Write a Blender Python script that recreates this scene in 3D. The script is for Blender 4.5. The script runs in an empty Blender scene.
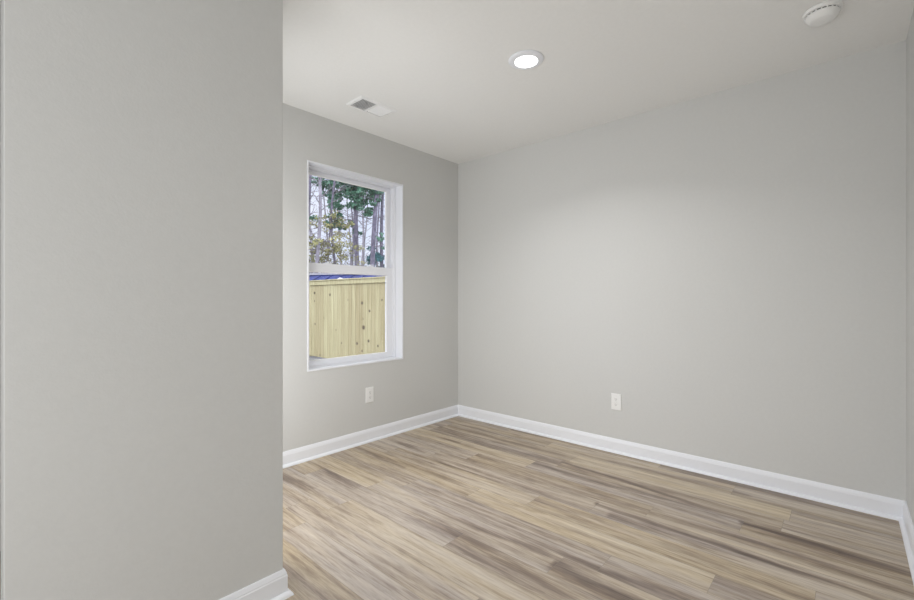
import bpy, bmesh, math, random
from mathutils import Vector, Matrix, noise

# ------------------------------------------------------------------ camera, sky, sun, lights, exposure
scene = bpy.context.scene
COL = scene.collection
H = 2.44
YAW = math.radians(41.81)                      # viewing direction, measured from +x

cam_data = bpy.data.cameras.new('camera')
cam = bpy.data.objects.new('camera', cam_data); COL.objects.link(cam)
cam.location = (-3.167, -2.819, 1.1225)
cam.rotation_euler = (math.radians(90), 0, YAW - math.radians(90))
cam_data.sensor_width = 36.0
cam_data.lens = 436.0 / 914.0 * 36.0
cam_data.shift_y = 0.5 / 914.0 * -1
cam_data.clip_start = 0.01
cam_data.clip_end = 400
scene.camera = cam

scene.view_settings.view_transform = 'Standard'
scene.view_settings.look = 'None'
scene.view_settings.gamma = 1.0
scene.view_settings.use_curve_mapping = False
scene.view_settings.exposure = 0.07
scene.cycles.max_bounces = 14
scene.cycles.diffuse_bounces = 8
scene.cycles.glossy_bounces = 4
scene.cycles.transmission_bounces = 8
scene.cycles.transparent_max_bounces = 12
scene.cycles.sample_clamp_indirect = 4.0

SKY = 1.2
ZENITH = 6             # an overcast sky is far brighter overhead than at the horizon
SUN = 0.4
ROOM_LAMP = 9.2          # the lit downlight
ENTRY_FILL = 0.4         # added unseen area light under the entry ceiling, left of the camera
HALL_FILL = 28      # unseen area light added in the hall to brighten room and partition
SOFT_FRONT = 2  # added soft light on the near wall, out of view, fills the room
SOFT_SIDE = 15.8  # added light panel on the left wall, hidden by the partition
BOUNCE_FILL = 0.3              # added light beside the camera, aimed up to brighten the ceiling

world = bpy.data.worlds.new('overcast_sky'); scene.world = world
world.use_nodes = True
wn = world.node_tree.nodes; wl = world.node_tree.links
wn.clear()
w_out = wn.new('ShaderNodeOutputWorld'); w_bg = wn.new('ShaderNodeBackground')
w_tc = wn.new('ShaderNodeTexCoord'); w_no = wn.new('ShaderNodeTexNoise'); w_cr = wn.new('ShaderNodeValToRGB')
w_no.inputs['Scale'].default_value = 3.0; w_no.inputs['Detail'].default_value = 5
w_cr.color_ramp.elements[0].position = 0.35; w_cr.color_ramp.elements[0].color = (0.62, 0.68, 0.88, 1)
w_cr.color_ramp.elements[1].position = 0.65; w_cr.color_ramp.elements[1].color = (0.86, 0.86, 0.98, 1)
wl.new(w_tc.outputs['Generated'], w_no.inputs['Vector']); wl.new(w_no.outputs['Fac'], w_cr.inputs['Fac'])
wl.new(w_cr.outputs['Color'], w_bg.inputs['Color']); wl.new(w_bg.outputs['Background'], w_out.inputs['Surface'])
w_sep = wn.new('ShaderNodeSeparateXYZ'); w_mr = wn.new('ShaderNodeMapRange'); w_mr.interpolation_type = 'SMOOTHSTEP'
w_mr.inputs['From Min'].default_value = 0.27; w_mr.inputs['From Max'].default_value = 0.50
w_mr.inputs['To Min'].default_value = SKY; w_mr.inputs['To Max'].default_value = ZENITH
wl.new(w_tc.outputs['Generated'], w_sep.inputs[0]); wl.new(w_sep.outputs['Z'], w_mr.inputs['Value'])
wl.new(w_mr.outputs['Result'], w_bg.inputs['Strength'])

sd = bpy.data.lights.new('sun', 'SUN'); sun = bpy.data.objects.new('sun', sd); COL.objects.link(sun)
sd.energy = SUN; sd.angle = math.radians(25); sd.color = (1.0, 0.95, 0.86)
sun.rotation_euler = Vector((1.0, 0.45, -1.1)).to_track_quat('-Z', 'Y').to_euler()

def area(name, loc, size, power, color, down=Vector((0, 0, -1)), shape='DISK', size_y=None, spread=180):
    l = bpy.data.lights.new(name, 'AREA'); l.shape = shape; l.size = size
    if size_y: l.size_y = size_y
    l.energy = power; l.color = color; l.spread = math.radians(spread)
    o = bpy.data.objects.new(name, l); o.location = loc
    o.rotation_euler = down.to_track_quat('-Z', 'Y').to_euler(); COL.objects.link(o)
    return o
area('entry_fill', (-3.30, -1.75, H - 0.03), 0.5, ENTRY_FILL, (1.0, 0.99, 0.97))
area('hall_fill', (-4.44, -2.28, 0.95), 1.4, HALL_FILL, (0.97, 0.985, 1.0), down=Vector((1, 0, 0)), shape='RECTANGLE', size_y=1.7)
area('soft_front', (-1.55, -3.02, 1.05), 1.5, SOFT_FRONT, (1.0, 0.99, 0.98), down=Vector((0, 1, 0)), shape='RECTANGLE', size_y=1.9)
area('soft_side', (-2.36, -0.60, 1.05), 0.9, SOFT_SIDE, (0.985, 0.995, 1.0), down=Vector((1, 0, 0)), shape='RECTANGLE', size_y=1.9)
area('bounce_fill', (-3.35, -2.90, 1.70), 0.35, BOUNCE_FILL, (1.0, 0.99, 0.98), down=Vector((0.62, 0.35, 0.70)))

# ------------------------------------------------------------------ helpers
def new_obj(name, bm, mat, parent=None, smooth=False, bevel=0.0, seg=2):
    me = bpy.data.meshes.new(name)
    bmesh.ops.recalc_face_normals(bm, faces=bm.faces)
    bm.to_mesh(me); bm.free()
    o = bpy.data.objects.new(name, me); COL.objects.link(o)
    for m in (mat if isinstance(mat, (list, tuple)) else [mat]): me.materials.append(m)
    if smooth:
        for p in me.polygons: p.use_smooth = True
    if parent is not None: o.parent = parent
    if bevel > 0:
        b = o.modifiers.new('bevel', 'BEVEL'); b.width = bevel; b.segments = seg; b.limit_method = 'ANGLE'
        b.angle_limit = math.radians(40)
    return o

def tag(o, label, cat, group=None, kind=None):
    o['label'] = label; o['category'] = cat
    if group: o['group'] = group
    if kind: o['kind'] = kind
    return o

def structure(o): o['kind'] = 'structure'; return o

def empty(name, loc=(0, 0, 0), rot=(0, 0, 0)):
    o = bpy.data.objects.new(name, None); COL.objects.link(o)
    o.location = loc; o.rotation_euler = rot; o.empty_display_size = 0.1
    return o

def box(bm, x0, x1, y0, y1, z0, z1, mi=0, M=None):
    vs = []
    for z in (z0, z1):
        for x, y in ((x0, y0), (x1, y0), (x1, y1), (x0, y1)):
            v = Vector((x, y, z))
            if M is not None: v = M @ v
            vs.append(bm.verts.new(v))
    for f in ((3, 2, 1, 0), (4, 5, 6, 7), (0, 1, 5, 4), (1, 2, 6, 5), (2, 3, 7, 6), (3, 0, 4, 7)):
        fc = bm.faces.new([vs[i] for i in f]); fc.material_index = mi

def prism(bm, pts, z0, z1):
    a = [bm.verts.new((x, y, z0)) for x, y in pts]; b = [bm.verts.new((x, y, z1)) for x, y in pts]
    bm.faces.new(a[::-1]); bm.faces.new(b)
    for i in range(len(pts)):
        j = (i + 1) % len(pts); bm.faces.new((a[i], a[j], b[j], b[i]))

def lathe(bm, prof, n=48, M=None):
    """prof: list of (r, z); closed at the axis where r == 0"""
    rings = []
    for r, z in prof:
        if r < 1e-6:
            v = Vector((0, 0, z)); rings.append([bm.verts.new(M @ v if M else v)])
        else:
            ring = []
            for k in range(n):
                a = 2 * math.pi * k / n; v = Vector((r * math.cos(a), r * math.sin(a), z))
                ring.append(bm.verts.new(M @ v if M else v))
            rings.append(ring)
    for p, q in zip(rings, rings[1:]):
        for k in range(n):
            k2 = (k + 1) % n
            if len(p) == 1 and len(q) == 1: continue
            if len(p) == 1: bm.faces.new((p[0], q[k], q[k2]))
            elif len(q) == 1: bm.faces.new((p[k], p[k2], q[0]))
            else: bm.faces.new((p[k], p[k2], q[k2], q[k]))

def tube(bm, pts, radii, n=8):
    rings = []
    for i, p in enumerate(pts):
        p = Vector(p)
        d = (Vector(pts[min(i + 1, len(pts) - 1)]) - Vector(pts[max(i - 1, 0)])).normalized()
        up = Vector((0, 0, 1)) if abs(d.z) < 0.9 else Vector((1, 0, 0))
        u = d.cross(up).normalized(); w = d.cross(u).normalized()
        rings.append([bm.verts.new(p + radii[i] * (math.cos(2 * math.pi * k / n) * u + math.sin(2 * math.pi * k / n) * w)) for k in range(n)])
    for p, q in zip(rings, rings[1:]):
        for k in range(n):
            k2 = (k + 1) % n; bm.faces.new((p[k], p[k2], q[k2], q[k]))
    bm.faces.new(rings[0][::-1]); bm.faces.new(rings[-1])

def sweep(bm, path, prof, closed=False):
    """sweep a (outwards, z) profile along a floor path; the room lies to the LEFT of the path direction"""
    n = len(path); rings = []
    for i in range(n):
        p = Vector(path[i])
        if closed or 0 < i < n - 1:
            d0 = (Vector(path[i]) - Vector(path[i - 1])).normalized(); d1 = (Vector(path[(i + 1) % n]) - Vector(path[i])).normalized()
        elif i == 0: d0 = d1 = (Vector(path[1]) - p).normalized()
        else: d0 = d1 = (p - Vector(path[i - 1])).normalized()
        n0 = Vector((-d0.y, d0.x)); n1 = Vector((-d1.y, d1.x)); m = (n0 + n1); m = m / max(m.dot(n0), 1e-6)
        rings.append([bm.verts.new((p.x + m.x * o, p.y + m.y * o, z)) for o, z in prof])
    for i in range(n if closed else n - 1):
        a, b = rings[i], rings[(i + 1) % n]
        for k in range(len(prof)):
            k2 = (k + 1) % len(prof); bm.faces.new((a[k], b[k], b[k2], a[k2]))
    if not closed:
        bm.faces.new(rings[0]); bm.faces.new(rings[-1][::-1])

# ------------------------------------------------------------------ materials
def mat(name, color, rough=0.5, spec=0.5, bump=None, metallic=0.0, noise_amt=0.0, noise_scale=20.0):
    m = bpy.data.materials.new(name); m.use_nodes = True
    nt = m.node_tree; b = nt.nodes['Principled BSDF']
    b.inputs['Base Color'].default_value = (*color, 1); b.inputs['Roughness'].default_value = rough
    b.inputs['Specular IOR Level'].default_value = spec; b.inputs['Metallic'].default_value = metallic
    tc = nt.nodes.new('ShaderNodeTexCoord')
    if noise_amt > 0:
        no = nt.nodes.new('ShaderNodeTexNoise'); no.inputs['Scale'].default_value = noise_scale; no.inputs['Detail'].default_value = 6
        cr = nt.nodes.new('ShaderNodeValToRGB')
        cr.color_ramp.elements[0].position = 0.3; cr.color_ramp.elements[1].position = 0.7
        cr.color_ramp.elements[0].color = (*[c * (1 - noise_amt) for c in color], 1)
        cr.color_ramp.elements[1].color = (*[min(1, c * (1 + noise_amt)) for c in color], 1)
        nt.links.new(tc.outputs['Object'], no.inputs['Vector']); nt.links.new(no.outputs['Fac'], cr.inputs['Fac'])
        nt.links.new(cr.outputs['Color'], b.inputs['Base Color'])
    if bump:
        sc, st = bump
        n2 = nt.nodes.new('ShaderNodeTexNoise'); n2.inputs['Scale'].default_value = sc; n2.inputs['Detail'].default_value = 3
        bu = nt.nodes.new('ShaderNodeBump'); bu.inputs['Strength'].default_value = st; bu.inputs['Distance'].default_value = 0.002
        nt.links.new(tc.outputs['Object'], n2.inputs['Vector']); nt.links.new(n2.outputs['Fac'], bu.inputs['Height'])
        nt.links.new(bu.outputs['Normal'], b.inputs['Normal'])
    return m

M_WALL = mat('greige_wall_paint', (0.599, 0.600, 0.589), 0.75, 0.3, bump=(140, 0.25), noise_amt=0.012, noise_scale=60)
M_CEIL = mat('flat_ceiling_paint', (0.80, 0.798, 0.785), 0.9, 0.2, bump=(90, 0.35), noise_amt=0.01, noise_scale=50)
M_TRIM = mat('semi_gloss_trim_paint', (0.80, 0.815, 0.855), 0.32, 0.5)
M_VINYL = mat('white_vinyl', (0.80, 0.81, 0.85), 0.3, 0.5)
M_PLATE = mat('white_device_plastic', (0.80, 0.80, 0.79), 0.35, 0.5)
M_DARK = mat('dark_gap', (0.03, 0.03, 0.03), 0.6, 0.3)
M_VENT = mat('white_painted_steel', (0.82, 0.82, 0.82), 0.4, 0.5)
M_DUCT = mat('duct_interior', (0.42, 0.42, 0.42), 0.6, 0.3)
M_SCREW = mat('painted_screw', (0.6, 0.6, 0.58), 0.4, 0.5)
M_SUBFLOOR = mat('subfloor', (0.3, 0.28, 0.25), 0.9, 0.2)

def glass_mat():
    m = bpy.data.materials.new('clear_window_glass'); m.use_nodes = True
    nt = m.node_tree; nt.nodes.clear()
    out = nt.nodes.new('ShaderNodeOutputMaterial'); mix = nt.nodes.new('ShaderNodeMixShader')
    tr = nt.nodes.new('ShaderNodeBsdfTransparent'); gl = nt.nodes.new('ShaderNodeBsdfGlossy'); fr = nt.nodes.new('ShaderNodeFresnel')
    tr.inputs['Color'].default_value = (0.96, 0.975, 0.97, 1); gl.inputs['Roughness'].default_value = 0.02; fr.inputs['IOR'].default_value = 1.35
    nt.links.new(fr.outputs[0], mix.inputs[0]); nt.links.new(tr.outputs[0], mix.inputs[1]); nt.links.new(gl.outputs[0], mix.inputs[2])
    nt.links.new(mix.outputs[0], out.inputs['Surface']); return m
M_GLASS = glass_mat()
M_BEAD = mat('lit_edge_vinyl_bead', (0.93, 0.93, 0.93), 0.3, 0.5)  # whiter than the vinyl: light on the bead edge put into its colour

def emit_mat(name, color, strength):
    m = bpy.data.materials.new(name); m.use_nodes = True; nt = m.node_tree; nt.nodes.clear()
    out = nt.nodes.new('ShaderNodeOutputMaterial'); e = nt.nodes.new('ShaderNodeEmission')
    e.inputs['Color'].default_value = (*color, 1); e.inputs['Strength'].default_value = strength
    nt.links.new(e.outputs[0], out.inputs['Surface']); return m
M_LENS = emit_mat('lit_diffuser', (1.0, 0.99, 0.96), 6.0)

def floor_mat():
    m = bpy.data.materials.new('vinyl_plank_flooring'); m.use_nodes = True
    nt = m.node_tree; N = nt.nodes; L = nt.links; b = N['Principled BSDF']
    geo = N.new('ShaderNodeNewGeometry')
    at = N.new('ShaderNodeAttribute'); at.attribute_name = 'tone'
    ah = N.new('ShaderNodeAttribute'); ah.attribute_name = 'hue'
    ai = N.new('ShaderNodeAttribute'); ai.attribute_name = 'plank'
    # every plank reads its own stretch of grain
    comb = N.new('ShaderNodeCombineXYZ'); mul = N.new('ShaderNodeMath'); mul.operation = 'MULTIPLY'; mul.inputs[1].default_value = 37.0
    L.new(ai.outputs['Fac'], mul.inputs[0]); L.new(mul.outputs[0], comb.inputs['Z']); L.new(mul.outputs[0], comb.inputs['X'])
    add = N.new('ShaderNodeVectorMath'); add.operation = 'ADD'
    L.new(geo.outputs['Position'], add.inputs[0]); L.new(comb.outputs[0], add.inputs[1])
    def grain(sx, sy, detail, dist):
        mp = N.new('ShaderNodeMapping'); mp.inputs['Scale'].default_value = (sx, sy, 1)
        no = N.new('ShaderNodeTexNoise'); no.inputs['Scale'].default_value = 1.0; no.inputs['Detail'].default_value = detail
        no.inputs['Roughness'].default_value = 0.6; no.inputs['Distortion'].default_value = dist
        L.new(add.outputs[0], mp.inputs['Vector']); L.new(mp.outputs[0], no.inputs['Vector']); return no
    g1 = grain(22, 1.6, 4, 0.5)        # broad figure
    g2 = grain(150, 11, 5, 0.3)         # fine pores
    g3 = grain(60, 2.4, 3, 1.2)
    def madd(a, k, c):
        n = N.new('ShaderNodeMath'); n.operation = 'MULTIPLY_ADD'; L.new(a, n.inputs[0]); n.inputs[1].default_value = k
        if isinstance(c, float): n.inputs[2].default_value = c
        else: L.new(c, n.inputs[2])
        return n.outputs[0]
    v = madd(g1.outputs['Fac'], 1.0, -0.43)
    v = madd(g2.outputs['Fac'], 0.60, v); v = madd(g3.outputs['Fac'], 0.62, v)
    v = madd(at.outputs['Fac'], 1.0, v); v = madd(at.outputs['Fac'], 0.0, v)
    sub = N.new('ShaderNodeMath'); sub.operation = 'SUBTRACT'; sub.inputs[1].default_value = 0.35; sub.use_clamp = True
    L.new(v, sub.inputs[0])
    def ramp(stops):
        r = N.new('ShaderNodeValToRGB'); el = r.color_ramp.elements
        el[0].position, el[0].color = stops[0][0], (*stops[0][1], 1)
        el[1].position, el[1].color = stops[-1][0], (*stops[-1][1], 1)
        for p, c in stops[1:-1]:
            e = el.new(p); e.color = (*c, 1)
        L.new(sub.outputs[0], r.inputs['Fac']); return r
    warm = ramp([(0.0, (0.60, 0.515, 0.375)), (0.33, (0.45, 0.36, 0.24)), (0.62, (0.235, 0.17, 0.11)), (1.0, (0.10, 0.062, 0.040))])
    cool = ramp([(0.0, (0.57, 0.52, 0.465)), (0.33, (0.40, 0.345, 0.305)), (0.62, (0.21, 0.165, 0.145)), (1.0, (0.09, 0.064, 0.052))])
    mx = N.new('ShaderNodeMix'); mx.data_type = 'RGBA'
    L.new(ah.outputs['Fac'], mx.inputs['Factor']); L.new(warm.outputs['Color'], mx.inputs[6]); L.new(cool.outputs['Color'], mx.inputs[7])
    L.new(mx.outputs[2], b.inputs['Base Color'])
    b.inputs['Roughness'].default_value = 0.48; b.inputs['Specular IOR Level'].default_value = 1.0
    bu = N.new('ShaderNodeBump'); bu.inputs['Strength'].default_value = 0.2; bu.inputs['Distance'].default_value = 0.001
    L.new(g2.outputs['Fac'], bu.inputs['Height']); L.new(bu.outputs['Normal'], b.inputs['Normal'])
    return m
M_FLOOR = floor_mat()

KNOTS = []      # filled below before the fence material is built

# ------------------------------------------------------------------ room shell
XR, YB, YF = 0.0, 0.0, -3.043            # right wall, window wall, near wall
XL = -2.374                              # left wall of the room
PX, PY = -3.1095, -1.224                  # free end and face of the partition beside the camera
XH = -4.45                               # far side of the hall
T = 0.16
WX0, WX1, WZ0, WZ1 = -1.591, -0.705, 0.6155, 2.101

# window wall with its opening
bm = bmesh.new()
x0, x1 = XH - T, XR + T
xs = [x0, WX0, WX1, x1]; zs = [-0.15, WZ0, WZ1, H + 0.15]
for y, flip in ((YB, False), (YB + T, True)):
    g = [[bm.verts.new((x, y, z)) for x in xs] for z in zs]
    for i in range(3):
        for j in range(3):
            if i == 1 and j == 1: continue
            bm.faces.new((g[i][j], g[i][j + 1], g[i + 1][j + 1], g[i + 1][j]))
    if not flip: ga = g
    else: gb = g
for (i0, j0), (i1, j1) in (((1, 1), (1, 2)), ((1, 2), (2, 2)), ((2, 2), (2, 1)), ((2, 1), (1, 1)), ((0, 0), (3, 0)), ((0, 3), (3, 3))):
    bm.faces.new((ga[i0][j0], ga[i1][j1], gb[i1][j1], gb[i0][j0])) if (i0, j0) not in ((0, 0), (0, 3)) else None
for j in (0, 3):
    for i in range(3): bm.faces.new((ga[i][j], ga[i + 1][j], gb[i + 1][j], gb[i][j]))
for i in (0, 3):
    for j in range(3): bm.faces.new((ga[i][j], ga[i][j + 1], gb[i][j + 1], gb[i][j]))
structure(new_obj('wall_back', bm, M_WALL))

bm = bmesh.new(); box(bm, XR, XR + T, YF - T, YB, -0.15, H + 0.15); structure(new_obj('wall_right', bm, M_WALL))
bm = bmesh.new(); box(bm, XH - T, XR, YF - T, YF, -0.15, H + 0.15); structure(new_obj('wall_front', bm, M_WALL))
bm = bmesh.new(); box(bm, XH - T, XH, YF, YB, -0.15, H + 0.15); structure(new_obj('wall_hall', bm, M_WALL))
bm = bmesh.new()
def rounded(cx, cy, r, a0, a1, n=5):
    return [(cx + r * math.cos(math.radians(a0 + (a1 - a0) * k / n)), cy + r * math.sin(math.radians(a0 + (a1 - a0) * k / n))) for k in range(n + 1)]
r = 0.003
poly = rounded(PX + r, PY + r, r, 180, 270) + rounded(XL - r, PY + r, r, 270, 360) + [(XL, YB), (XL - 0.115, YB), (XL - 0.115, PY + 0.16)] + rounded(PX + r, PY + 0.16 - r, r, 90, 180)
prism(bm, poly, 0, H)
structure(new_obj('wall_left', bm, M_WALL))
bm = bmesh.new(); box(bm, XH, XR, YF, YB, H, H + 0.15)
structure(new_obj('ceiling', bm, M_CEIL))

# floor: planks along y, each with its own run of figure
random.seed(11)
PW, PL = 0.149, 1.22
known = {-0.992: -1.80, -0.843: -2.04, -0.694: -2.43, -1.439: -2.05, -1.588: -1.90, -1.141: -1.51, -0.545: -1.36, -0.396: -2.60, -0.247: -1.10, -1.29: -1.20, -1.737: -1.45, -1.886: -0.75}
# authored streaks: (row left x, [(x, y)...], half width, strength)
STREAKS = [
 (-0.992, [(-0.872, -1.81), (-0.885, -2.10), (-0.880, -2.40), (-0.905, -2.95)], 0.020, 0.50),
 (-0.992, [(-0.945, -1.90), (-0.935, -2.30), (-0.93, -2.9)], 0.030, 0.22),
 (-1.588, [(-1.510, -1.15), (-1.494, -1.60), (-1.470, -1.85), (-1.445, -2.05)], 0.020, 0.42),
 (-1.439, [(-1.430, -1.75), (-1.422, -2.04), (-1.39, -2.4)], 0.018, 0.40),
 (-1.588, [(-1.505, -1.91), (-1.515, -2.05), (-1.52, -2.5)], 0.022, 0.50),
 (-1.588, [(-1.555, -1.91), (-1.55, -2.5)], 0.03, 0.20),
 (-1.737, [(-1.60, -1.20), (-1.62, -1.60), (-1.66, -2.05)], 0.034, 0.30),
 (-0.694, [(-0.582, -2.44), (-0.578, -2.65), (-0.60, -3.02)], 0.022, 0.55),
 (-0.694, [(-0.64, -2.50), (-0.65, -3.02)], 0.03, 0.25),
 (-0.545, [(-0.440, -1.37), (-0.455, -1.62), (-0.485, -1.95), (-0.53, -2.25), (-0.52, -2.45)], 0.020, 0.34),
 (-0.843, [(-0.76, -2.1), (-0.74, -2.5), (-0.75, -3.0)], 0.02, 0.2),
 (-0.098, [(-0.04, -0.4), (-0.03, -1.4), (-0.05, -2.9)], 0.035, 0.22),
 (-0.247, [(-0.20, -1.12), (-0.21, -1.9), (-0.19, -2.4)], 0.02, 0.24),
 (-0.396, [(-0.33, -0.1), (-0.32, -1.3)], 0.025, 0.20),
 (-1.737, [(-1.60, -0.05), (-1.61, -0.40), (-1.63, -0.62)], 0.030, 0.42),  # streaks starting at the window wall: dark planks plus painted-in corner shade
 (-1.886, [(-1.85, -0.05), (-1.80, -0.45)], 0.035, 0.35),
 (-1.290, [(-1.215, -0.03), (-1.22, -0.40), (-1.23, -0.60)], 0.022, 0.35),
 (-0.992, [(-0.93, -0.04), (-0.93, -0.50)], 0.028, 0.32),
 (-0.694, [(-0.62, -0.04), (-0.61, -0.55)], 0.03, 0.25),
 (-2.035, [(-1.93, -0.30), (-1.94, -0.95), (-1.93, -1.25)], 0.025, 0.2),
]
TONE = {(-0.992, 1): -0.02, (-0.843, 0): -0.06, (-1.439, 1): -0.08, (-0.694, 1): 0.10}
bm = bmesh.new()
lt = bm.loops.layers.float.new('tone'); lh = bm.loops.layers.float.new('hue'); lp = bm.loops.layers.float.new('plank')
def streak_at(x, y, pts, w):
    ys = [p[1] for p in pts]
    if y > ys[0] + 0.02 or y < ys[-1] - 0.02: return 0.0
    cx = pts[-1][0]
    for (xa, ya), (xb, yb) in zip(pts, pts[1:]):
        if ya >= y >= yb: cx = xa + (xb - xa) * (ya - y) / max(ya - yb, 1e-6); break
    else: cx = pts[0][0] if y > ys[0] else pts[-1][0]
    wob = 0.006 * noise.noise(Vector((y * 7, pts[0][0] * 50, 3)))
    f = math.exp(-((x - cx - wob) / w) ** 2)
    e = min(1, max(0, (y - ys[-1] + 0.02) / 0.3))
    if min(abs(ys[0] - k) for k in (-1.80, -1.81, -1.90, -1.91, -2.43, -2.44, -1.36, -1.37)) > 0.011: f *= min(1, max(0, (ys[0] + 0.02 - y) / 0.35))
    return f * (0.35 + 0.65 * e) * (0.75 + 0.5 * noise.noise(Vector((x * 60, y * 5, 7))))
rows = []
x = 0.051
while x > XH - 0.2:
    rows.append(x - PW); x -= PW
for rx in rows:
    key = min(known, key=lambda k: abs(k - rx)); end = known[key] if abs(key - rx) < 0.01 else random.uniform(-1.2, 0)
    ys = []; y = end
    while y < YB: y += PL
    while y > YF - PL: ys.append(y); y -= PL
    myst = [s for s in STREAKS if abs(s[0] - rx) < 0.01]
    for pi, ytop in enumerate(ys):
        ybot = ytop - PL
        ya, yb_ = min(ytop, YB), max(ybot, YF)
        if ya - yb_ < 0.005: continue
        base = random.uniform(-0.07, 0.12); hue = random.uniform(0.15, 0.75); pid = random.random()
        ran = [(random.uniform(0, PW), random.uniform(0.008, 0.03), random.uniform(-0.16, 0.20), random.uniform(0, 99)) for _ in range(4)]
        xa, xb = max(rx, XH), min(rx + PW, XR)
        if xb - xa < 0.004: continue
        fine = rx > -2.3
        nx = 12 if fine else 3; ny = max(1, int((ya - yb_) / (0.025 if fine else 0.2)))
        gap = 0.0006
        grid = [[bm.verts.new((xa + gap + (xb - xa - 2 * gap) * i / nx, yb_ + gap + (ya - yb_ - 2 * gap) * j / ny, 0)) for i in range(nx + 1)] for j in range(ny + 1)]
        def tone(v):
            lx = v.x - rx; t = base
            for c, w, a, s in ran:
                cc = c + 0.02 * math.sin(v.y * 3 + s)
                t += a * math.exp(-((lx - cc) / w) ** 2) * (0.5 + 0.5 * math.sin(v.y * 2.2 + s * 2))
            for s in myst: t += 1.35 * s[3] * streak_at(v.x, v.y, s[1], s[2])
            return t
        vt = {}
        for row in grid:
            for v in row: vt[v] = (tone(v.co), min(1, max(0, hue + 0.45 * noise.noise(Vector((v.co.x * 25, v.co.y * 1.5, pid * 40))))))
        for j in range(ny):
            for i in range(nx):
                f = bm.faces.new((grid[j][i], grid[j][i + 1], grid[j + 1][i + 1], grid[j + 1][i]))
                for l in f.loops: l[lt], l[lh] = vt[l.vert]; l[lp] = pid
box(bm, XH, XR, YF, YB, -0.15, -0.0008, 1)
structure(new_obj('floor', bm, [M_FLOOR, M_SUBFLOOR]))

# baseboards: board with an eased cap and a quarter-round shoe
BB = [(0, 0.0)]
sh = 0.017
BB += [(0.012 + sh, 0.0)] + [(0.012 + sh * math.cos(math.radians(a)), sh * math.sin(math.radians(a))) for a in (15, 30, 45, 60, 75)] + [(0.0125, sh)]
BB += [(0.0125, 0.076), (0.0105, 0.080), (0.0105, 0.084), (0.006, 0.097), (0.004, 0.100), (0, 0.100)]
BBP = [(o - 0.0005 if o == 0 else o, z + 0.0002) for o, z in BB]
def baseboard(name, path):
    b_ = bmesh.new(); sweep(b_, path, BBP); return structure(new_obj(name, b_, M_TRIM))
e = 0.0005
def base_run(name, path):                    # mitred against its neighbours
    return baseboard(name, path)
def mitre_run(name, a, b, ma, mb):
    """one straight run a->b, room on the left; ma/mb = +1 inside corner, -1 outside corner, 0 square end"""
    a = Vector(a); b = Vector(b); d = (b - a).normalized(); n = Vector((-d.y, d.x))
    b_ = bmesh.new(); rings = []
    for p, s, m in ((a, 1, ma), (b, -1, mb)):
        rings.append([b_.verts.new(((p + n * o + d * s * m * o).x, (p + n * o + d * s * m * o).y, z)) for o, z in BBP])
    k_ = len(BBP)
    for k in range(k_): b_.faces.new((rings[0][k], rings[1][k], rings[1][(k + 1) % k_], rings[0][(k + 1) % k_]))
    b_.faces.new(rings[0]); b_.faces.new(rings[1][::-1])
    return structure(new_obj(name, b_, M_TRIM))
mitre_run('baseboard_right', (XR, YF), (XR, YB), 1, 1)
mitre_run('baseboard_back', (XR, YB), (XL, YB), 1, 1)
b1 = mitre_run('baseboard_left', (XL, YB), (XL, PY), 1, -1)
mitre_run('baseboard_partition', (XL, PY), (PX, PY), -1, -1)
mitre_run('baseboard_passage', (PX, PY), (PX, PY + 0.16), -1, -1)
mitre_run('baseboard_front', (XH, YF), (XR, YF), 1, 1)
mitre_run('baseboard_hall', (XH, YB), (XH, YF), 1, 1)

# ------------------------------------------------------------------ window_1: vinyl single-hung in a painted jamb
win = structure(empty('window_1', ((WX0 + WX1) / 2, 0.075, WZ0)))
def wpart(name, bm_, m, bevel=0.0, parent=None, smooth=False):
    o = new_obj(name, bm_, m, bevel=bevel, smooth=smooth)
    p = parent or win
    o.parent = p
    # geometry is written in world coordinates: shift it into the parent's frame
    off = Vector(win.location) if p is win else Vector(win.location)
    o.data.transform(Matrix.Translation(-off))
    return o
def ring_frame(bm_, x0, x1, z0, z1, y0, y1, l, r_, t, b):
    """four-sided frame as one closed solid"""
    o = [(x0, z0), (x1, z0), (x1, z1), (x0, z1)]; i = [(x0 + l, z0 + b), (x1 - r_, z0 + b), (x1 - r_, z1 - t), (x0 + l, z1 - t)]
    vo = [[bm_.verts.new((x, y, z)) for x, z in o] for y in (y0, y1)]; vi = [[bm_.verts.new((x, y, z)) for x, z in i] for y in (y0, y1)]
    for k in range(4):
        k2 = (k + 1) % 4
        for s in (0, 1): bm_.faces.new((vo[s][k], vo[s][k2], vi[s][k2], vi[s][k]))
        bm_.faces.new((vo[0][k], vo[0][k2], vo[1][k2], vo[1][k])); bm_.faces.new((vi[0][k], vi[0][k2], vi[1][k2], vi[1][k]))
g = 0.0005
JT = 0.012
b_ = bmesh.new(); ring_frame(b_, WX0 + g, WX1 - g, WZ0 + g, WZ1 - g, -0.004, 0.078, JT, JT, JT, JT); wpart('jamb', b_, M_TRIM, 0.0015)
fx0, fx1, fz0, fz1 = WX0 + g, WX1 - g, WZ0 + g, WZ1 - g
b_ = bmesh.new(); ring_frame(b_, fx0, fx1, fz0, fz1, 0.0785, 0.17, JT + 0.014, JT + 0.022, JT + 0.010, JT + 0.006)
wpart('window_frame', b_, M_VINYL, 0.002)
# inner stop line of the frame (a thin step all the way round)
b_ = bmesh.new(); ring_frame(b_, fx0 + JT + 0.0145, fx1 - JT - 0.0225, fz0 + JT + 0.0065, fz1 - JT - 0.0105, 0.086, 0.094, 0.006, 0.006, 0.006, 0.004)
wpart('frame_stop', b_, M_VINYL, 0.001)
GX0, GX1 = -1.524, -0.800
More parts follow.
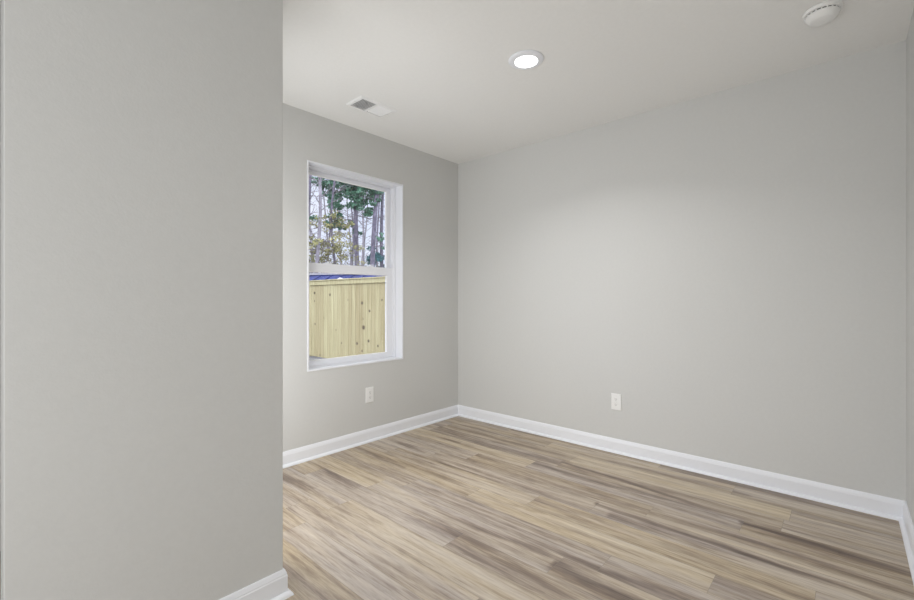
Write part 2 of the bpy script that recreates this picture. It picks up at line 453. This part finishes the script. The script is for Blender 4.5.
# lower sash (inner track)
ls = (fx0 + JT + 0.015, fx1 - JT - 0.023, fz0 + JT + 0.007, 1.392)
b_ = bmesh.new(); ring_frame(b_, ls[0], ls[1], ls[2], ls[3], 0.0950, 0.1235, GX0 - ls[0], ls[1] - GX1, 1.392 - 1.328, 0.673 - ls[2])
lower = wpart('lower_sash', b_, M_VINYL, 0.003)
b_ = bmesh.new(); box(b_, GX0 - 0.004, GX1 + 0.004, 0.108, 0.112, 0.669, 1.332); wpart('pane', b_, M_GLASS, parent=lower)
o = bpy.data.objects['pane']; 
b_ = bmesh.new(); ring_frame(b_, GX0 - 0.003, GX1 + 0.003, 0.670, 1.331, 0.100, 0.1075, 0.010, 0.010, 0.008, 0.008); wpart('glazing_bead', b_, M_BEAD, 0.001, parent=lower)
# upper sash (outer track)
us = (ls[0], ls[1], 1.335, fz1 - JT - 0.011)
UX0, UX1, UZ0, UZ1 = -1.536, -0.782, 1.385, 2.048
b_ = bmesh.new(); ring_frame(b_, us[0], us[1], us[2], us[3], 0.1245, 0.1530, UX0 - us[0], us[1] - UX1, us[3] - UZ1, UZ0 - us[2])
upper = wpart('upper_sash', b_, M_VINYL, 0.003)
b_ = bmesh.new(); box(b_, UX0 - 0.004, UX1 + 0.004, 0.138, 0.142, UZ0 - 0.004, UZ1 + 0.004); wpart('pane', b_, M_GLASS, parent=upper)
b_ = bmesh.new(); ring_frame(b_, UX0 - 0.003, UX1 + 0.003, UZ0 - 0.003, UZ1 + 0.003, 0.130, 0.1375, 0.009, 0.009, 0.008, 0.008); wpart('glazing_bead', b_, M_BEAD, 0.001, parent=upper)
# two cam locks on the meeting rail, finger lift at the bottom rail
for lx in (-1.36, -0.965):
    b_ = bmesh.new()
    box(b_, lx - 0.028, lx + 0.028, 0.100, 0.122, 1.3923, 1.398)
    lathe(b_, [(0, 1.398), (0.010, 1.398), (0.010, 1.404), (0, 1.404)], 16, Matrix.Translation((lx, 0.111, 0)))
    box(b_, lx - 0.006, lx + 0.030, 0.103, 0.110, 1.4042, 1.409)
    wpart('sash_lock', b_, M_VINYL, 0.001, parent=lower)
# ------------------------------------------------------------------ ceiling things
# recessed LED disk light
LX, LY = -1.128, -1.505
dl = tag(empty('recessed_downlight', (LX, LY, H)), 'round white ceiling downlight, lit, with a thin flush trim ring', 'ceiling light')
b_ = bmesh.new()
lathe(b_, [(0.062, -0.004), (0.063, -0.0125), (0.068, -0.0135), (0.085, -0.009), (0.096, -0.004), (0.097, -0.0003), (0.062, -0.0003), (0.062, -0.004)], 64)
new_obj('trim_ring', b_, M_TRIM, dl, smooth=True)
b_ = bmesh.new()
lathe(b_, [(0, -0.0015), (0.0615, -0.0015), (0.0615, -0.010), (0.05, -0.0125), (0.03, -0.0138), (0, -0.0143)], 64)
new_obj('diffuser', b_, M_LENS, dl, smooth=True)
area('downlight_lamp', (LX, LY, H - 0.02), 0.12, ROOM_LAMP, (1.0, 0.995, 0.985), spread=136)

# smoke detector
sdx, sdy = -0.575, -2.735
sm = tag(empty('smoke_detector', (sdx, sdy, H)), 'round white smoke detector on the ceiling near the right wall', 'smoke detector')
b_ = bmesh.new(); lathe(b_, [(0, -0.0003), (0.072, -0.0003), (0.073, -0.004), (0.070, -0.013), (0.064, -0.0155), (0, -0.0155)], 64); new_obj('mounting_base', b_, M_PLATE, sm, smooth=False, bevel=0.001)
b_ = bmesh.new(); lathe(b_, [(0, -0.0157), (0.060, -0.0157), (0.060, -0.0205), (0, -0.0205)], 64); new_obj('sensing_slot', b_, M_DARK, sm)
b_ = bmesh.new(); lathe(b_, [(0, -0.0207), (0.063, -0.0207), (0.064, -0.024), (0.060, -0.031), (0.053, -0.039), (0.047, -0.046), (0.040, -0.0495), (0.020, -0.0510), (0, -0.0515)], 64); new_obj('cover', b_, M_PLATE, sm, smooth=True)
b_ = bmesh.new()
for k in range(20):
    a = 2 * math.pi * k / 20
    box(b_, 0.0595, 0.0645, -0.0025, 0.0025, -0.0215, -0.0150, 0, Matrix.Rotation(a, 4, 'Z'))
new_obj('vent_rib', b_, M_PLATE, sm)
b_ = bmesh.new(); lathe(b_, [(0, -0.0512), (0.010, -0.0512), (0.010, -0.0530), (0, -0.0533)], 24); new_obj('test_button', b_, M_PLATE, sm, smooth=False, bevel=0.0008)

# two-way air register
VX0, VX1, VY0, VY1 = -1.482, -1.180, -0.490, -0.302
vt = tag(empty('air_register', ((VX0 + VX1) / 2, (VY0 + VY1) / 2, H)), 'white rectangular air supply register in the ceiling near the window', 'air vent')
w, d = (VX1 - VX0) / 2, (VY1 - VY0) / 2
b_ = bmesh.new()
fw = 0.024
def vframe(bmx):
    # flange with a sloped outer edge and raised inner lip, two openings
    o = [(-w, -d), (w, -d), (w, d), (-w, d)]
    m1 = [(-w + 0.006, -d + 0.006), (w - 0.006, -d + 0.006), (w - 0.006, d - 0.006), (-w + 0.006, d - 0.006)]
    i = [(-w + fw, -d + fw), (w - fw, -d + fw), (w - fw, d - fw), (-w + fw, d - fw)]
    L_ = [[bmx.verts.new((x, y, z)) for x, y in pts] for pts, z in ((o, -0.0003), (m1, -0.0065), (i, -0.0100), (i, -0.0003))]
    for a, b in ((0, 1), (1, 2), (2, 3), (3, 0)):
        for k in range(4):
            k2 = (k + 1) % 4; bmx.faces.new((L_[a][k], L_[a][k2], L_[b][k2], L_[b][k]))
vframe(b_)
box(b_, -0.006, 0.006, -d + fw - 0.001, d - fw + 0.001, -0.0095, -0.0003)
new_obj('face_frame', b_, M_VENT, vt)
b_ = bmesh.new(); box(b_, -w + fw - 0.002, w - fw + 0.002, -d + fw - 0.002, d - fw + 0.002, -0.0012, -0.0004); new_obj('duct_opening', b_, M_DUCT, vt)
for side in (-1, 1):
    n = 9
    for k in range(n):
        cx_ = side * (0.012 + (w - fw - 0.012) * (k + 0.5) / n) + 0
        b_ = bmesh.new()
        M_ = Matrix.Translation((cx_, 0, -0.0052)) @ Matrix.Rotation(math.radians(-32 if side < 0 else 32), 4, 'Y')
        box(b_, -0.0052, 0.0052, -d + fw - 0.0005, d - fw + 0.0005, -0.0004, 0.0004, 0, M_)
        new_obj('louver', b_, M_VENT, vt)
for sx in (-1, 1):
    b_ = bmesh.new(); lathe(b_, [(0, -0.0070), (0.004, -0.0070), (0.0035, -0.0088), (0, -0.0092)], 16, Matrix.Translation((sx * (w - 0.013), 0, 0)))
    new_obj('screw', b_, M_SCREW, vt)

# ------------------------------------------------------------------ wall outlets
def outlet(loc, rotz, label):
    r_ = tag(empty('wall_outlet', loc, (0, 0, rotz)), label, 'outlet')
    pw, ph = 0.0375, 0.060                      # plate faces local -y
    b_ = bmesh.new()
    fr = [(-pw, -ph), (pw, -ph), (pw, ph), (-pw, ph)]
    A = [b_.verts.new((x, -0.0004, z)) for x, z in fr]; B = [b_.verts.new((x, -0.004, z)) for x, z in fr]
    Cc = [b_.verts.new((x * 0.90, -0.0065, z * 0.935)) for x, z in fr]
    b_.faces.new(A); b_.faces.new(Cc)
    for k in range(4):
        k2 = (k + 1) % 4; b_.faces.new((A[k], A[k2], B[k2], B[k])); b_.faces.new((B[k], B[k2], Cc[k2], Cc[k]))
    new_obj('cover_plate', b_, M_PLATE, r_, bevel=0.0008)
    for s in (-1, 1):
        zc = s * 0.0195; b_ = bmesh.new(); pts = []
        for k in range(28):
            a = 2 * math.pi * k / 28; pts.append((0.0168 * math.cos(a), max(-0.0125, min(0.0125, 0.0168 * math.sin(a)))))
        a_ = [b_.verts.new((x, -0.0066, zc + z)) for x, z in pts]; c_ = [b_.verts.new((x * 0.97, -0.0088, zc + z * 0.97)) for x, z in pts]
        b_.faces.new(a_); b_.faces.new(c_)
        for k in range(28): k2 = (k + 1) % 28; b_.faces.new((a_[k], a_[k2], c_[k2], c_[k]))
        rc = new_obj('receptacle', b_, M_PLATE, r_)
        b_ = bmesh.new()
        box(b_, -0.0070, -0.0052, -0.0092, -0.0089, zc - 0.001, zc + 0.008); box(b_, 0.0052, 0.0068, -0.0092, -0.0089, zc, zc + 0.007)
        lathe(b_, [(0, 0), (0.0024, 0), (0.0024, 0.0003), (0, 0.0003)], 12, Matrix.Translation((0, -0.0089, zc - 0.006)) @ Matrix.Rotation(math.radians(90), 4, 'X'))
        new_obj('slots', b_, M_DARK, rc)
    b_ = bmesh.new(); lathe(b_, [(0, 0), (0.0032, 0), (0.0026, 0.0012), (0, 0.0014)], 16, Matrix.Translation((0, -0.0066, 0)) @ Matrix.Rotation(math.radians(90), 4, 'X'))
    new_obj('screw', b_, M_SCREW, r_)
    return r_
outlet((-1.055, 0, 0.368), 0, 'white duplex outlet low on the wall below the window')
outlet((0, -1.557, 0.371), math.radians(-90), 'white duplex outlet low on the long right-hand wall')

# ------------------------------------------------------------------ outdoors
GZ = -0.285
M_GROUND = mat('bare_soil_and_winter_grass', (0.15, 0.145, 0.135), 0.95, 0.1, noise_amt=0.35, noise_scale=3)
b_ = bmesh.new(); box(b_, -40, 90, 0.17, 120, GZ - 0.3, GZ)
structure(new_obj('ground', b_, M_GROUND))

FX = 2.42
KN = [(314.5, 293, .020), (330, 294.8, .020), (314.5, 301, .013), (315, 324, .016), (341.5, 343, .012), (362, 303, .022), (369.5, 311, .017), (363.5, 327.5, .030), (357, 343.5, .020), (368.5, 341, .020), (378, 346, .016), (324, 318, .009), (348, 300, .010), (362, 351, .014), (382, 300, .014), (336, 330, .010), (320, 355, .012), (363, 319, .010)]
def fence_pt(px, py):
    f = 436.0; u = (px - 457) / f; F = (math.cos(YAW), math.sin(YAW)); R = (math.sin(YAW), -math.cos(YAW))
    dx, dy = F[0] + u * R[0], F[1] + u * R[1]; t = (FX + 3.167) / dx
    return (-2.819 + t * dy, 1.1225 - (py - 299.5) * t / f)
def fence_mat():
    m = bpy.data.materials.new('new_pine_boards'); m.use_nodes = True; nt = m.node_tree; N = nt.nodes; L = nt.links; b = N['Principled BSDF']
    geo = N.new('ShaderNodeNewGeometry'); at = N.new('ShaderNodeAttribute'); at.attribute_name = 'board'
    mp = N.new('ShaderNodeMapping'); mp.inputs['Scale'].default_value = (14, 30, 1.2)
    ad = N.new('ShaderNodeVectorMath'); ad.operation = 'ADD'; cb = N.new('ShaderNodeCombineXYZ')
    L.new(at.outputs['Fac'], cb.inputs['Z']); L.new(geo.outputs['Position'], ad.inputs[0]); L.new(cb.outputs[0], ad.inputs[1]); L.new(ad.outputs[0], mp.inputs['Vector'])
    no = N.new('ShaderNodeTexNoise'); no.inputs['Scale'].default_value = 1.0; no.inputs['Detail'].default_value = 4; no.inputs['Distortion'].default_value = 0.6; L.new(mp.outputs[0], no.inputs['Vector'])
    cr = N.new('ShaderNodeValToRGB'); e_ = cr.color_ramp.elements
    e_[0].position = 0.3; e_[0].color = (0.33, 0.285, 0.15, 1); e_[1].position = 0.7; e_[1].color = (0.47, 0.43, 0.25, 1)
    L.new(no.outputs['Fac'], cr.inputs['Fac'])
    cb2 = N.new('ShaderNodeValToRGB'); e2 = cb2.color_ramp.elements; e2[0].color = (0.80, 0.75, 0.72, 1); e2[1].color = (1.0, 1.0, 1.0, 1)
    fr = N.new('ShaderNodeMath'); fr.operation = 'FRACT'; L.new(at.outputs['Fac'], fr.inputs[0]); L.new(fr.outputs[0], cb2.inputs['Fac'])
    mm = N.new('ShaderNodeMix'); mm.data_type = 'RGBA'; mm.blend_type = 'MULTIPLY'; mm.inputs['Factor'].default_value = 1
    L.new(cr.outputs['Color'], mm.inputs[6]); L.new(cb2.outputs['Color'], mm.inputs[7])
    cur = mm.outputs[2]; mask = None
    for px, py, rr in KN:
        y, z = fence_pt(px, py)
        sb = N.new('ShaderNodeVectorMath'); sb.operation = 'SUBTRACT'; sb.inputs[1].default_value = (FX, y, z); L.new(geo.outputs['Position'], sb.inputs[0])
        sc = N.new('ShaderNodeVectorMath'); sc.operation = 'MULTIPLY'; sc.inputs[1].default_value = (0, 0.75, 0.8); L.new(sb.outputs[0], sc.inputs[0])
        ln = N.new('ShaderNodeVectorMath'); ln.operation = 'LENGTH'; L.new(sc.outputs[0], ln.inputs[0])
        mr = N.new('ShaderNodeMapRange'); mr.inputs['From Min'].default_value = rr * 0.5; mr.inputs['From Max'].default_value = rr * 1.8; mr.inputs['To Min'].default_value = 1; mr.inputs['To Max'].default_value = 0
        L.new(ln.outputs['Value'], mr.inputs['Value'])
        if mask is None: mask = mr.outputs[0]
        else:
            mxx = N.new('ShaderNodeMath'); mxx.operation = 'MAXIMUM'; L.new(mask, mxx.inputs[0]); L.new(mr.outputs[0], mxx.inputs[1]); mask = mxx.outputs[0]
    mk = N.new('ShaderNodeMix'); mk.data_type = 'RGBA'; L.new(mask, mk.inputs['Factor']); L.new(cur, mk.inputs[6]); mk.inputs[7].default_value = (0.07, 0.045, 0.03, 1)
    L.new(mk.outputs[2], b.inputs['Base Color']); b.inputs['Roughness'].default_value = 0.8; b.inputs['Specular IOR Level'].default_value = 0.2
    return m
M_FENCE = fence_mat()
def with_board(o, val):
    at_ = o.data.attributes.new('board', 'FLOAT', 'POINT')
    for i in range(len(o.data.vertices)): at_.data[i].value = val
FT = 1.562                                  # top of the fence
fence = tag(empty('wooden_fence', (FX, 6.5, GZ)), 'pale new wooden privacy fence outside the window', 'fence')
def fpart(name, b_, val, bevel=0.0):
    bmesh.ops.translate(b_, verts=b_.verts, vec=(-FX, -6.5, -GZ))
    # object coordinates follow the fence; the grain uses world position
    o = new_obj(name, b_, M_FENCE, fence, bevel=bevel); with_board(o, val); return o
random.seed(5)
y = 2.2; k = 0
while y < 10.6:
    b_ = bmesh.new(); dz = random.uniform(-0.004, 0.004); xo = random.uniform(-0.002, 0.002)
    box(b_, FX + xo, FX + 0.018 + xo, y, y + 0.136, GZ + 0.03, FT - 0.045 + dz)
    v_ = k * 3 + random.random() * 0.98
    fpart('picket', b_, v_, 0.0015)
    y += 0.140; k += 1
b_ = bmesh.new(); box(b_, FX - 0.020, FX - 0.001, 2.2, 10.66, FT - 0.095, FT); fpart('trim_board', b_, 0.9, 0.002)
b_ = bmesh.new(); box(b_, FX - 0.035, FX + 0.075, 2.18, 10.68, FT + 0.0005, FT + 0.026); fpart('cap_rail', b_, 0.8, 0.003)
for z in (0.0, 0.75, 1.35):
    b_ = bmesh.new(); box(b_, FX + 0.022, FX + 0.060, 2.2, 10.6, z, z + 0.089); fpart('back_rail', b_, 0.4)
for yp in (2.3, 4.7, 7.1, 9.5):
    b_ = bmesh.new(); box(b_, FX + 0.062, FX + 0.151, yp, yp + 0.089, GZ, FT - 0.02); fpart('post', b_, 0.3)

# low outbuilding with a blue roof beyond the fence
def at_px(px, Z):
    u = (px - 457) / 436.0
    return (-3.167 + Z * (math.cos(YAW) + u * math.sin(YAW)), -2.819 + Z * (math.sin(YAW) - u * math.cos(YAW)))
M_BLUE = mat('blue_metal_roof', (0.01, 0.016, 0.075), 0.7, 0.15, noise_amt=0.35, noise_scale=2.5)
M_SIDING = mat('pale_siding', (0.28, 0.28, 0.29), 0.7, 0.3)
M_FASCIA = mat('white_fascia', (0.36, 0.35, 0.36), 0.6, 0.3)
cx_, cy_ = at_px(322, 16.5)
shed = tag(empty('low_shed', (cx_, cy_, GZ), (0, 0, YAW - math.radians(90) + math.radians(-14))), 'low shed with a dark blue roof showing just above the fence', 'shed')
# local x = across the view, y = away; roof is a gable with its ridge along x
RZ0, RZ1 = 1.75, 2.36
b_ = bmesh.new(); box(b_, -3.2, 2.55, -1.2, 1.6, 0, RZ0 - 0.02); new_obj('wall', b_, M_SIDING, shed)
b_ = bmesh.new()
pr = [(-1.5, RZ0), (0.2, RZ1), (1.9, RZ0), (1.9, RZ0 - 0.05), (-1.5, RZ0 - 0.05)][::-1]
a_ = [b_.verts.new((-3.4, y_, z_)) for y_, z_ in pr]; c_ = [b_.verts.new((2.75, y_, z_)) for y_, z_ in pr]
b_.faces.new(a_); b_.faces.new(c_[::-1])
for k in range(5): k2 = (k + 1) % 5; b_.faces.new((a_[k], c_[k], c_[k2], a_[k2]))
for k in range(14):                          # standing seams
    sx = -3.3 + k * 0.46
    for ya_, za_, yb2, zb2 in ((-1.5, RZ0, 0.2, RZ1),):
        vs = [b_.verts.new(p) for p in ((sx, ya_, za_ + 0.002), (sx + 0.03, ya_, za_ + 0.002), (sx + 0.03, yb2, zb2 + 0.002), (sx, yb2, zb2 + 0.002), (sx, ya_, za_ + 0.03), (sx + 0.03, ya_, za_ + 0.03), (sx + 0.03, yb2, zb2 + 0.03), (sx, yb2, zb2 + 0.03))]
        for f_ in ((0, 1, 2, 3), (4, 5, 6, 7), (0, 1, 5, 4), (1, 2, 6, 5), (2, 3, 7, 6), (3, 0, 4, 7)): b_.faces.new([vs[i] for i in f_])
new_obj('roof', b_, M_BLUE, shed)
b_ = bmesh.new(); box(b_, -3.4, 2.75, -0.02 + 0.12, 0.28, RZ1 - 0.01, RZ1 + 0.045); new_obj('ridge_cap', b_, M_FASCIA, shed)
b_ = bmesh.new()
M_ = Matrix.Translation((1.25, -0.75, RZ0 + 0.27)) @ Matrix.Rotation(math.radians(20), 4, 'X') @ Matrix.Rotation(math.radians(20), 4, 'Y')
box(b_, -0.17, 0.17, -0.12, 0.12, -0.02, 0.10, 0, M_); new_obj('roof_vent', b_, M_FASCIA, shed, bevel=0.01)

# trees
M_BARK = mat('grey_pine_bark', (0.15, 0.135, 0.17), 0.9, 0.1, noise_amt=0.4, noise_scale=6)
M_BARK2 = mat('pale_bark', (0.26, 0.24, 0.26), 0.9, 0.1, noise_amt=0.3, noise_scale=6)
M_TWIG = mat('twigs', (0.19, 0.165, 0.18), 0.9, 0.1, noise_amt=0.3, noise_scale=4)
M_NEED = mat('pine_needles', (0.085, 0.18, 0.115), 0.7, 0.2, noise_amt=0.5, noise_scale=1.5)
M_TEAL = mat('blue_green_needles', (0.07, 0.16, 0.165), 0.7, 0.2, noise_amt=0.4, noise_scale=1.5)
M_OLIVE = mat('yellow_olive_leaves', (0.27, 0.255, 0.11), 0.8, 0.2, noise_amt=0.4, noise_scale=1.2)
M_DULL = mat('dull_brown_green_leaves', (0.17, 0.175, 0.12), 0.8, 0.2, noise_amt=0.4, noise_scale=1.2)

def leaves(bm_, c, rad, n, s, flat=0.5):
    for _ in range(n):
        while True:
            q = Vector([random.uniform(-1, 1) for _ in range(3)])
            if q.length < 1: break
        p = Vector(c) + Vector((q.x * rad[0], q.y * rad[1], q.z * rad[2]))
        a = Vector([random.gauss(0, 1) for _ in range(3)]).normalized(); b2 = a.cross(Vector([random.gauss(0, 1) for _ in range(3)])).normalized()
        l = s * random.uniform(0.6, 1.4)
        v = [bm_.verts.new(p + d_) for d_ in (-a * l, b2 * l * flat, a * l, -b2 * l * flat)]
        bm_.faces.new(v)

def tree(name, px, Z, width, height, label, bark, crown=None, leafmat=None, lean=(0, 0), branches=14, b0=2.0, group=None, tw=1.0, foliage=()):
    """px and Z give where the trunk stands along the view; foliage: (dx px, py, radius, n, size) clumps"""
    x_, y_ = at_px(px, Z)
    root = tag(empty(name, (x_, y_, GZ)), label, 'tree', group)
    R_ = Vector((math.sin(YAW), -math.cos(YAW), 0))
    n = 14; ph = random.uniform(0, 6)
    pts = []; rad = []
    for k in range(n + 1):
        t = k / n; h = t * height
        wob = 0.10 * math.sin(ph + t * 9) * tw
        off = R_ * (wob + lean[0] * t * height) + Vector((0.05 * math.cos(ph + t * 7), 0, 0))
        pts.append(off + Vector((0, 0, h))); rad.append(width / 2 * (1.15 - 0.75 * t) * (1.25 if k == 0 else 1))
    b_ = bmesh.new(); tube(b_, pts, rad, 10); nf = len(b_.faces)
    for k in range(branches):
        t = random.uniform(b0 / height, 0.95); i = min(n - 1, int(t * n)); p = pts[i].lerp(pts[i + 1], t * n - i)
        a = random.uniform(0, 2 * math.pi); ln = random.uniform(0.8, 2.4) * (1.1 - 0.5 * t) * tw; up = random.uniform(-0.1, 0.8)
        d_ = Vector((math.cos(a), math.sin(a), up)).normalized()
        seg = [p]; q = p.copy(); dd = d_.copy()
        for s in range(4):
            dd = (dd + Vector([random.gauss(0, .18) for _ in range(3)])).normalized(); q = q + dd * ln / 4; seg.append(q.copy())
        r0 = width * 0.11
        tube(b_, seg, [r0 * (1 - s / 5.5) for s in range(5)], 5)
        for s in (2, 3, 4):
            d2 = (dd + Vector([random.gauss(0, .8) for _ in range(3)])).normalized()
            tube(b_, [seg[s], seg[s] + d2 * ln * 0.2, seg[s] + d2 * ln * 0.38 + Vector((0, 0, .05))], [r0 * .45, r0 * .3, r0 * .15], 4)
    b_.faces.ensure_lookup_table()
    for f_ in b_.faces[nf:]: f_.material_index = 1
    new_obj('trunk', b_, [bark, M_TWIG], root, smooth=True)
    if crown or foliage:
        b_ = bmesh.new()
        for (z, r2, num, s) in (crown or ()):
            for _ in range(7):
                a = random.uniform(0, 6.283); rr = random.uniform(0.2, 1) * r2
                leaves(b_, (rr * math.cos(a), rr * math.sin(a), z + random.uniform(-.5, .5)), (r2 * .45, r2 * .45, r2 * .28), num // 7, s)
        for (fpx, fpy, r2, num, s) in foliage:
            zz = 1.1225 - (fpy - 299.5) * Z / 436.0 - GZ; cx2 = (fpx - px) * Z / 436.0
            for _ in range(11):
                c = R_ * (cx2 + random.gauss(0, r2 * .75)) + Vector((random.gauss(0, r2 * .4) * math.cos(YAW), random.gauss(0, r2 * .4) * math.sin(YAW), zz + random.gauss(0, r2 * .45)))
                leaves(b_, c, (r2 * .38, r2 * .38, r2 * .22), num // 13, s)
        new_obj('foliage', b_, leafmat, root)
    return root

random.seed(21)
tree('pine_tree', 357, 26, 0.30, 17, 'straight grey-trunked pine in the middle of the upper window pane', M_BARK, lean=(0.004, 0), branches=16, b0=4, tw=.7, leafmat=M_NEED, crown=[(13, 2.2, 400, .16), (15, 1.8, 400, .16)],
     foliage=[(350, 180, 1.0, 1260, .10), (340, 186, 1.3, 1680, .10), (345, 205, 1.1, 1440, .10), (338, 222, 0.9, 960, .10), (365, 184, .8, 600, .10), (352, 192, .8, 600, .10)])
tree('pine_tree', 367.5, 24, 0.27, 17, 'thickest leaning pine trunk, second from the right edge of the upper pane', M_BARK, lean=(0.085, 0), branches=14, b0=4, tw=.7, leafmat=M_NEED, crown=[(13, 2.0, 350, .16), (15, 1.6, 350, .16)],
     foliage=[(371, 186, .6, 480, .09), (366, 206, .5, 360, .09), (384, 240, .4, 180, .09)])
tree('pine_tree', 381, 27, 0.22, 17, 'slim blue-grey pine trunk at the right edge of the upper pane', M_BARK, lean=(0.02, 0), branches=10, b0=5, tw=.6, leafmat=M_TEAL, crown=[(13, 2.0, 350, .16)],
     foliage=[(383, 256, .7, 900, .09), (379, 262, .7, 600, .09)])
tree('bare_tree', 318, 21, 0.19, 13, 'pale-barked bare tree near the left edge of the upper pane', M_BARK2, lean=(-0.003, 0), branches=44, b0=2.5, leafmat=M_OLIVE,
     foliage=[(318, 236, .75, 450, .07), (312, 222, .5, 180, .06)])
tree('bare_tree', 307.5, 24, 0.20, 13, 'dark bare trunk half hidden by the left window jamb', M_BARK, branches=34, b0=2.5)
tree('young_tree', 334, 22, 0.15, 9.5, 'thin dark young tree with yellow-olive leaves left of the middle pine', M_BARK, branches=40, b0=2.0, leafmat=M_OLIVE,
     foliage=[(324, 262, .8, 500, .06), (310, 255, .6, 350, .06), (340, 262, .8, 400, .06), (333, 222, .6, 510, .06), (330, 240, .9, 600, .06), (322, 250, .9, 480, .06), (342, 248, .8, 450, .06)])
tree('young_tree', 325.5, 28, 0.12, 12, 'very thin bare sapling between the pale tree and the young olive tree', M_BARK2, branches=40, b0=2.0)
tree('young_tree', 349, 30, 0.13, 10, 'thin bare sapling just left of the middle pine', M_BARK2, branches=44, b0=2.0)
tree('young_tree', 365.5, 30, 0.14, 10, 'thin bare sapling between the middle pine and the thick leaning pine', M_BARK2, branches=44, b0=2.0)
# trees further back and to the sides of the view
k = 0
for px, Z, wd, hh in ((296, 30, .3, 15), (288, 26, .28, 15), (275, 33, .3, 16), (393, 27, .3, 16), (402, 31, .32, 16), (415, 26, .3, 16), (311, 40, .24, 15), (329, 44, .22, 14), (340, 40, .2, 14), (352, 42, .22, 14), (362, 38, .22, 15), (378, 42, .24, 15), (388, 36, .22, 15)):
    t_ = tree('woodland_tree', px, Z, wd, hh, 'slender tree among the thin trunks at the back of the woods', M_BARK if k % 2 else M_BARK2, branches=30, b0=2.0, tw=.9, group='slender trees at the back of the woods')
    k += 1
# brush along the foot of the woods
random.seed(8)
b_ = bmesh.new()
x_, y_ = at_px(345, 36)
R2 = Vector((math.sin(YAW), -math.cos(YAW), 0)); F2 = Vector((math.cos(YAW), math.sin(YAW), 0))
for k in range(420):
    c = R2 * random.uniform(-8, 8) + F2 * random.uniform(-3, 6); h = random.uniform(1.6, 6.4) * random.uniform(.6, 1)
    top = c + Vector((random.gauss(0, .4), random.gauss(0, .4), h))
    tube(b_, [c, c.lerp(top, .5) + Vector((random.gauss(0, .1), random.gauss(0, .1), 0)), top], [.03, .022, .008], 4)
    if k % 2: leaves(b_, top - Vector((0, 0, h * .25)), (.6, .6, h * .35), 70, .07)
br = new_obj('brush', b_, M_DULL); br.location = (x_, y_, GZ)
tag(br, 'tangled olive-brown brush along the foot of the woods behind the fence', 'brush', kind='stuff')
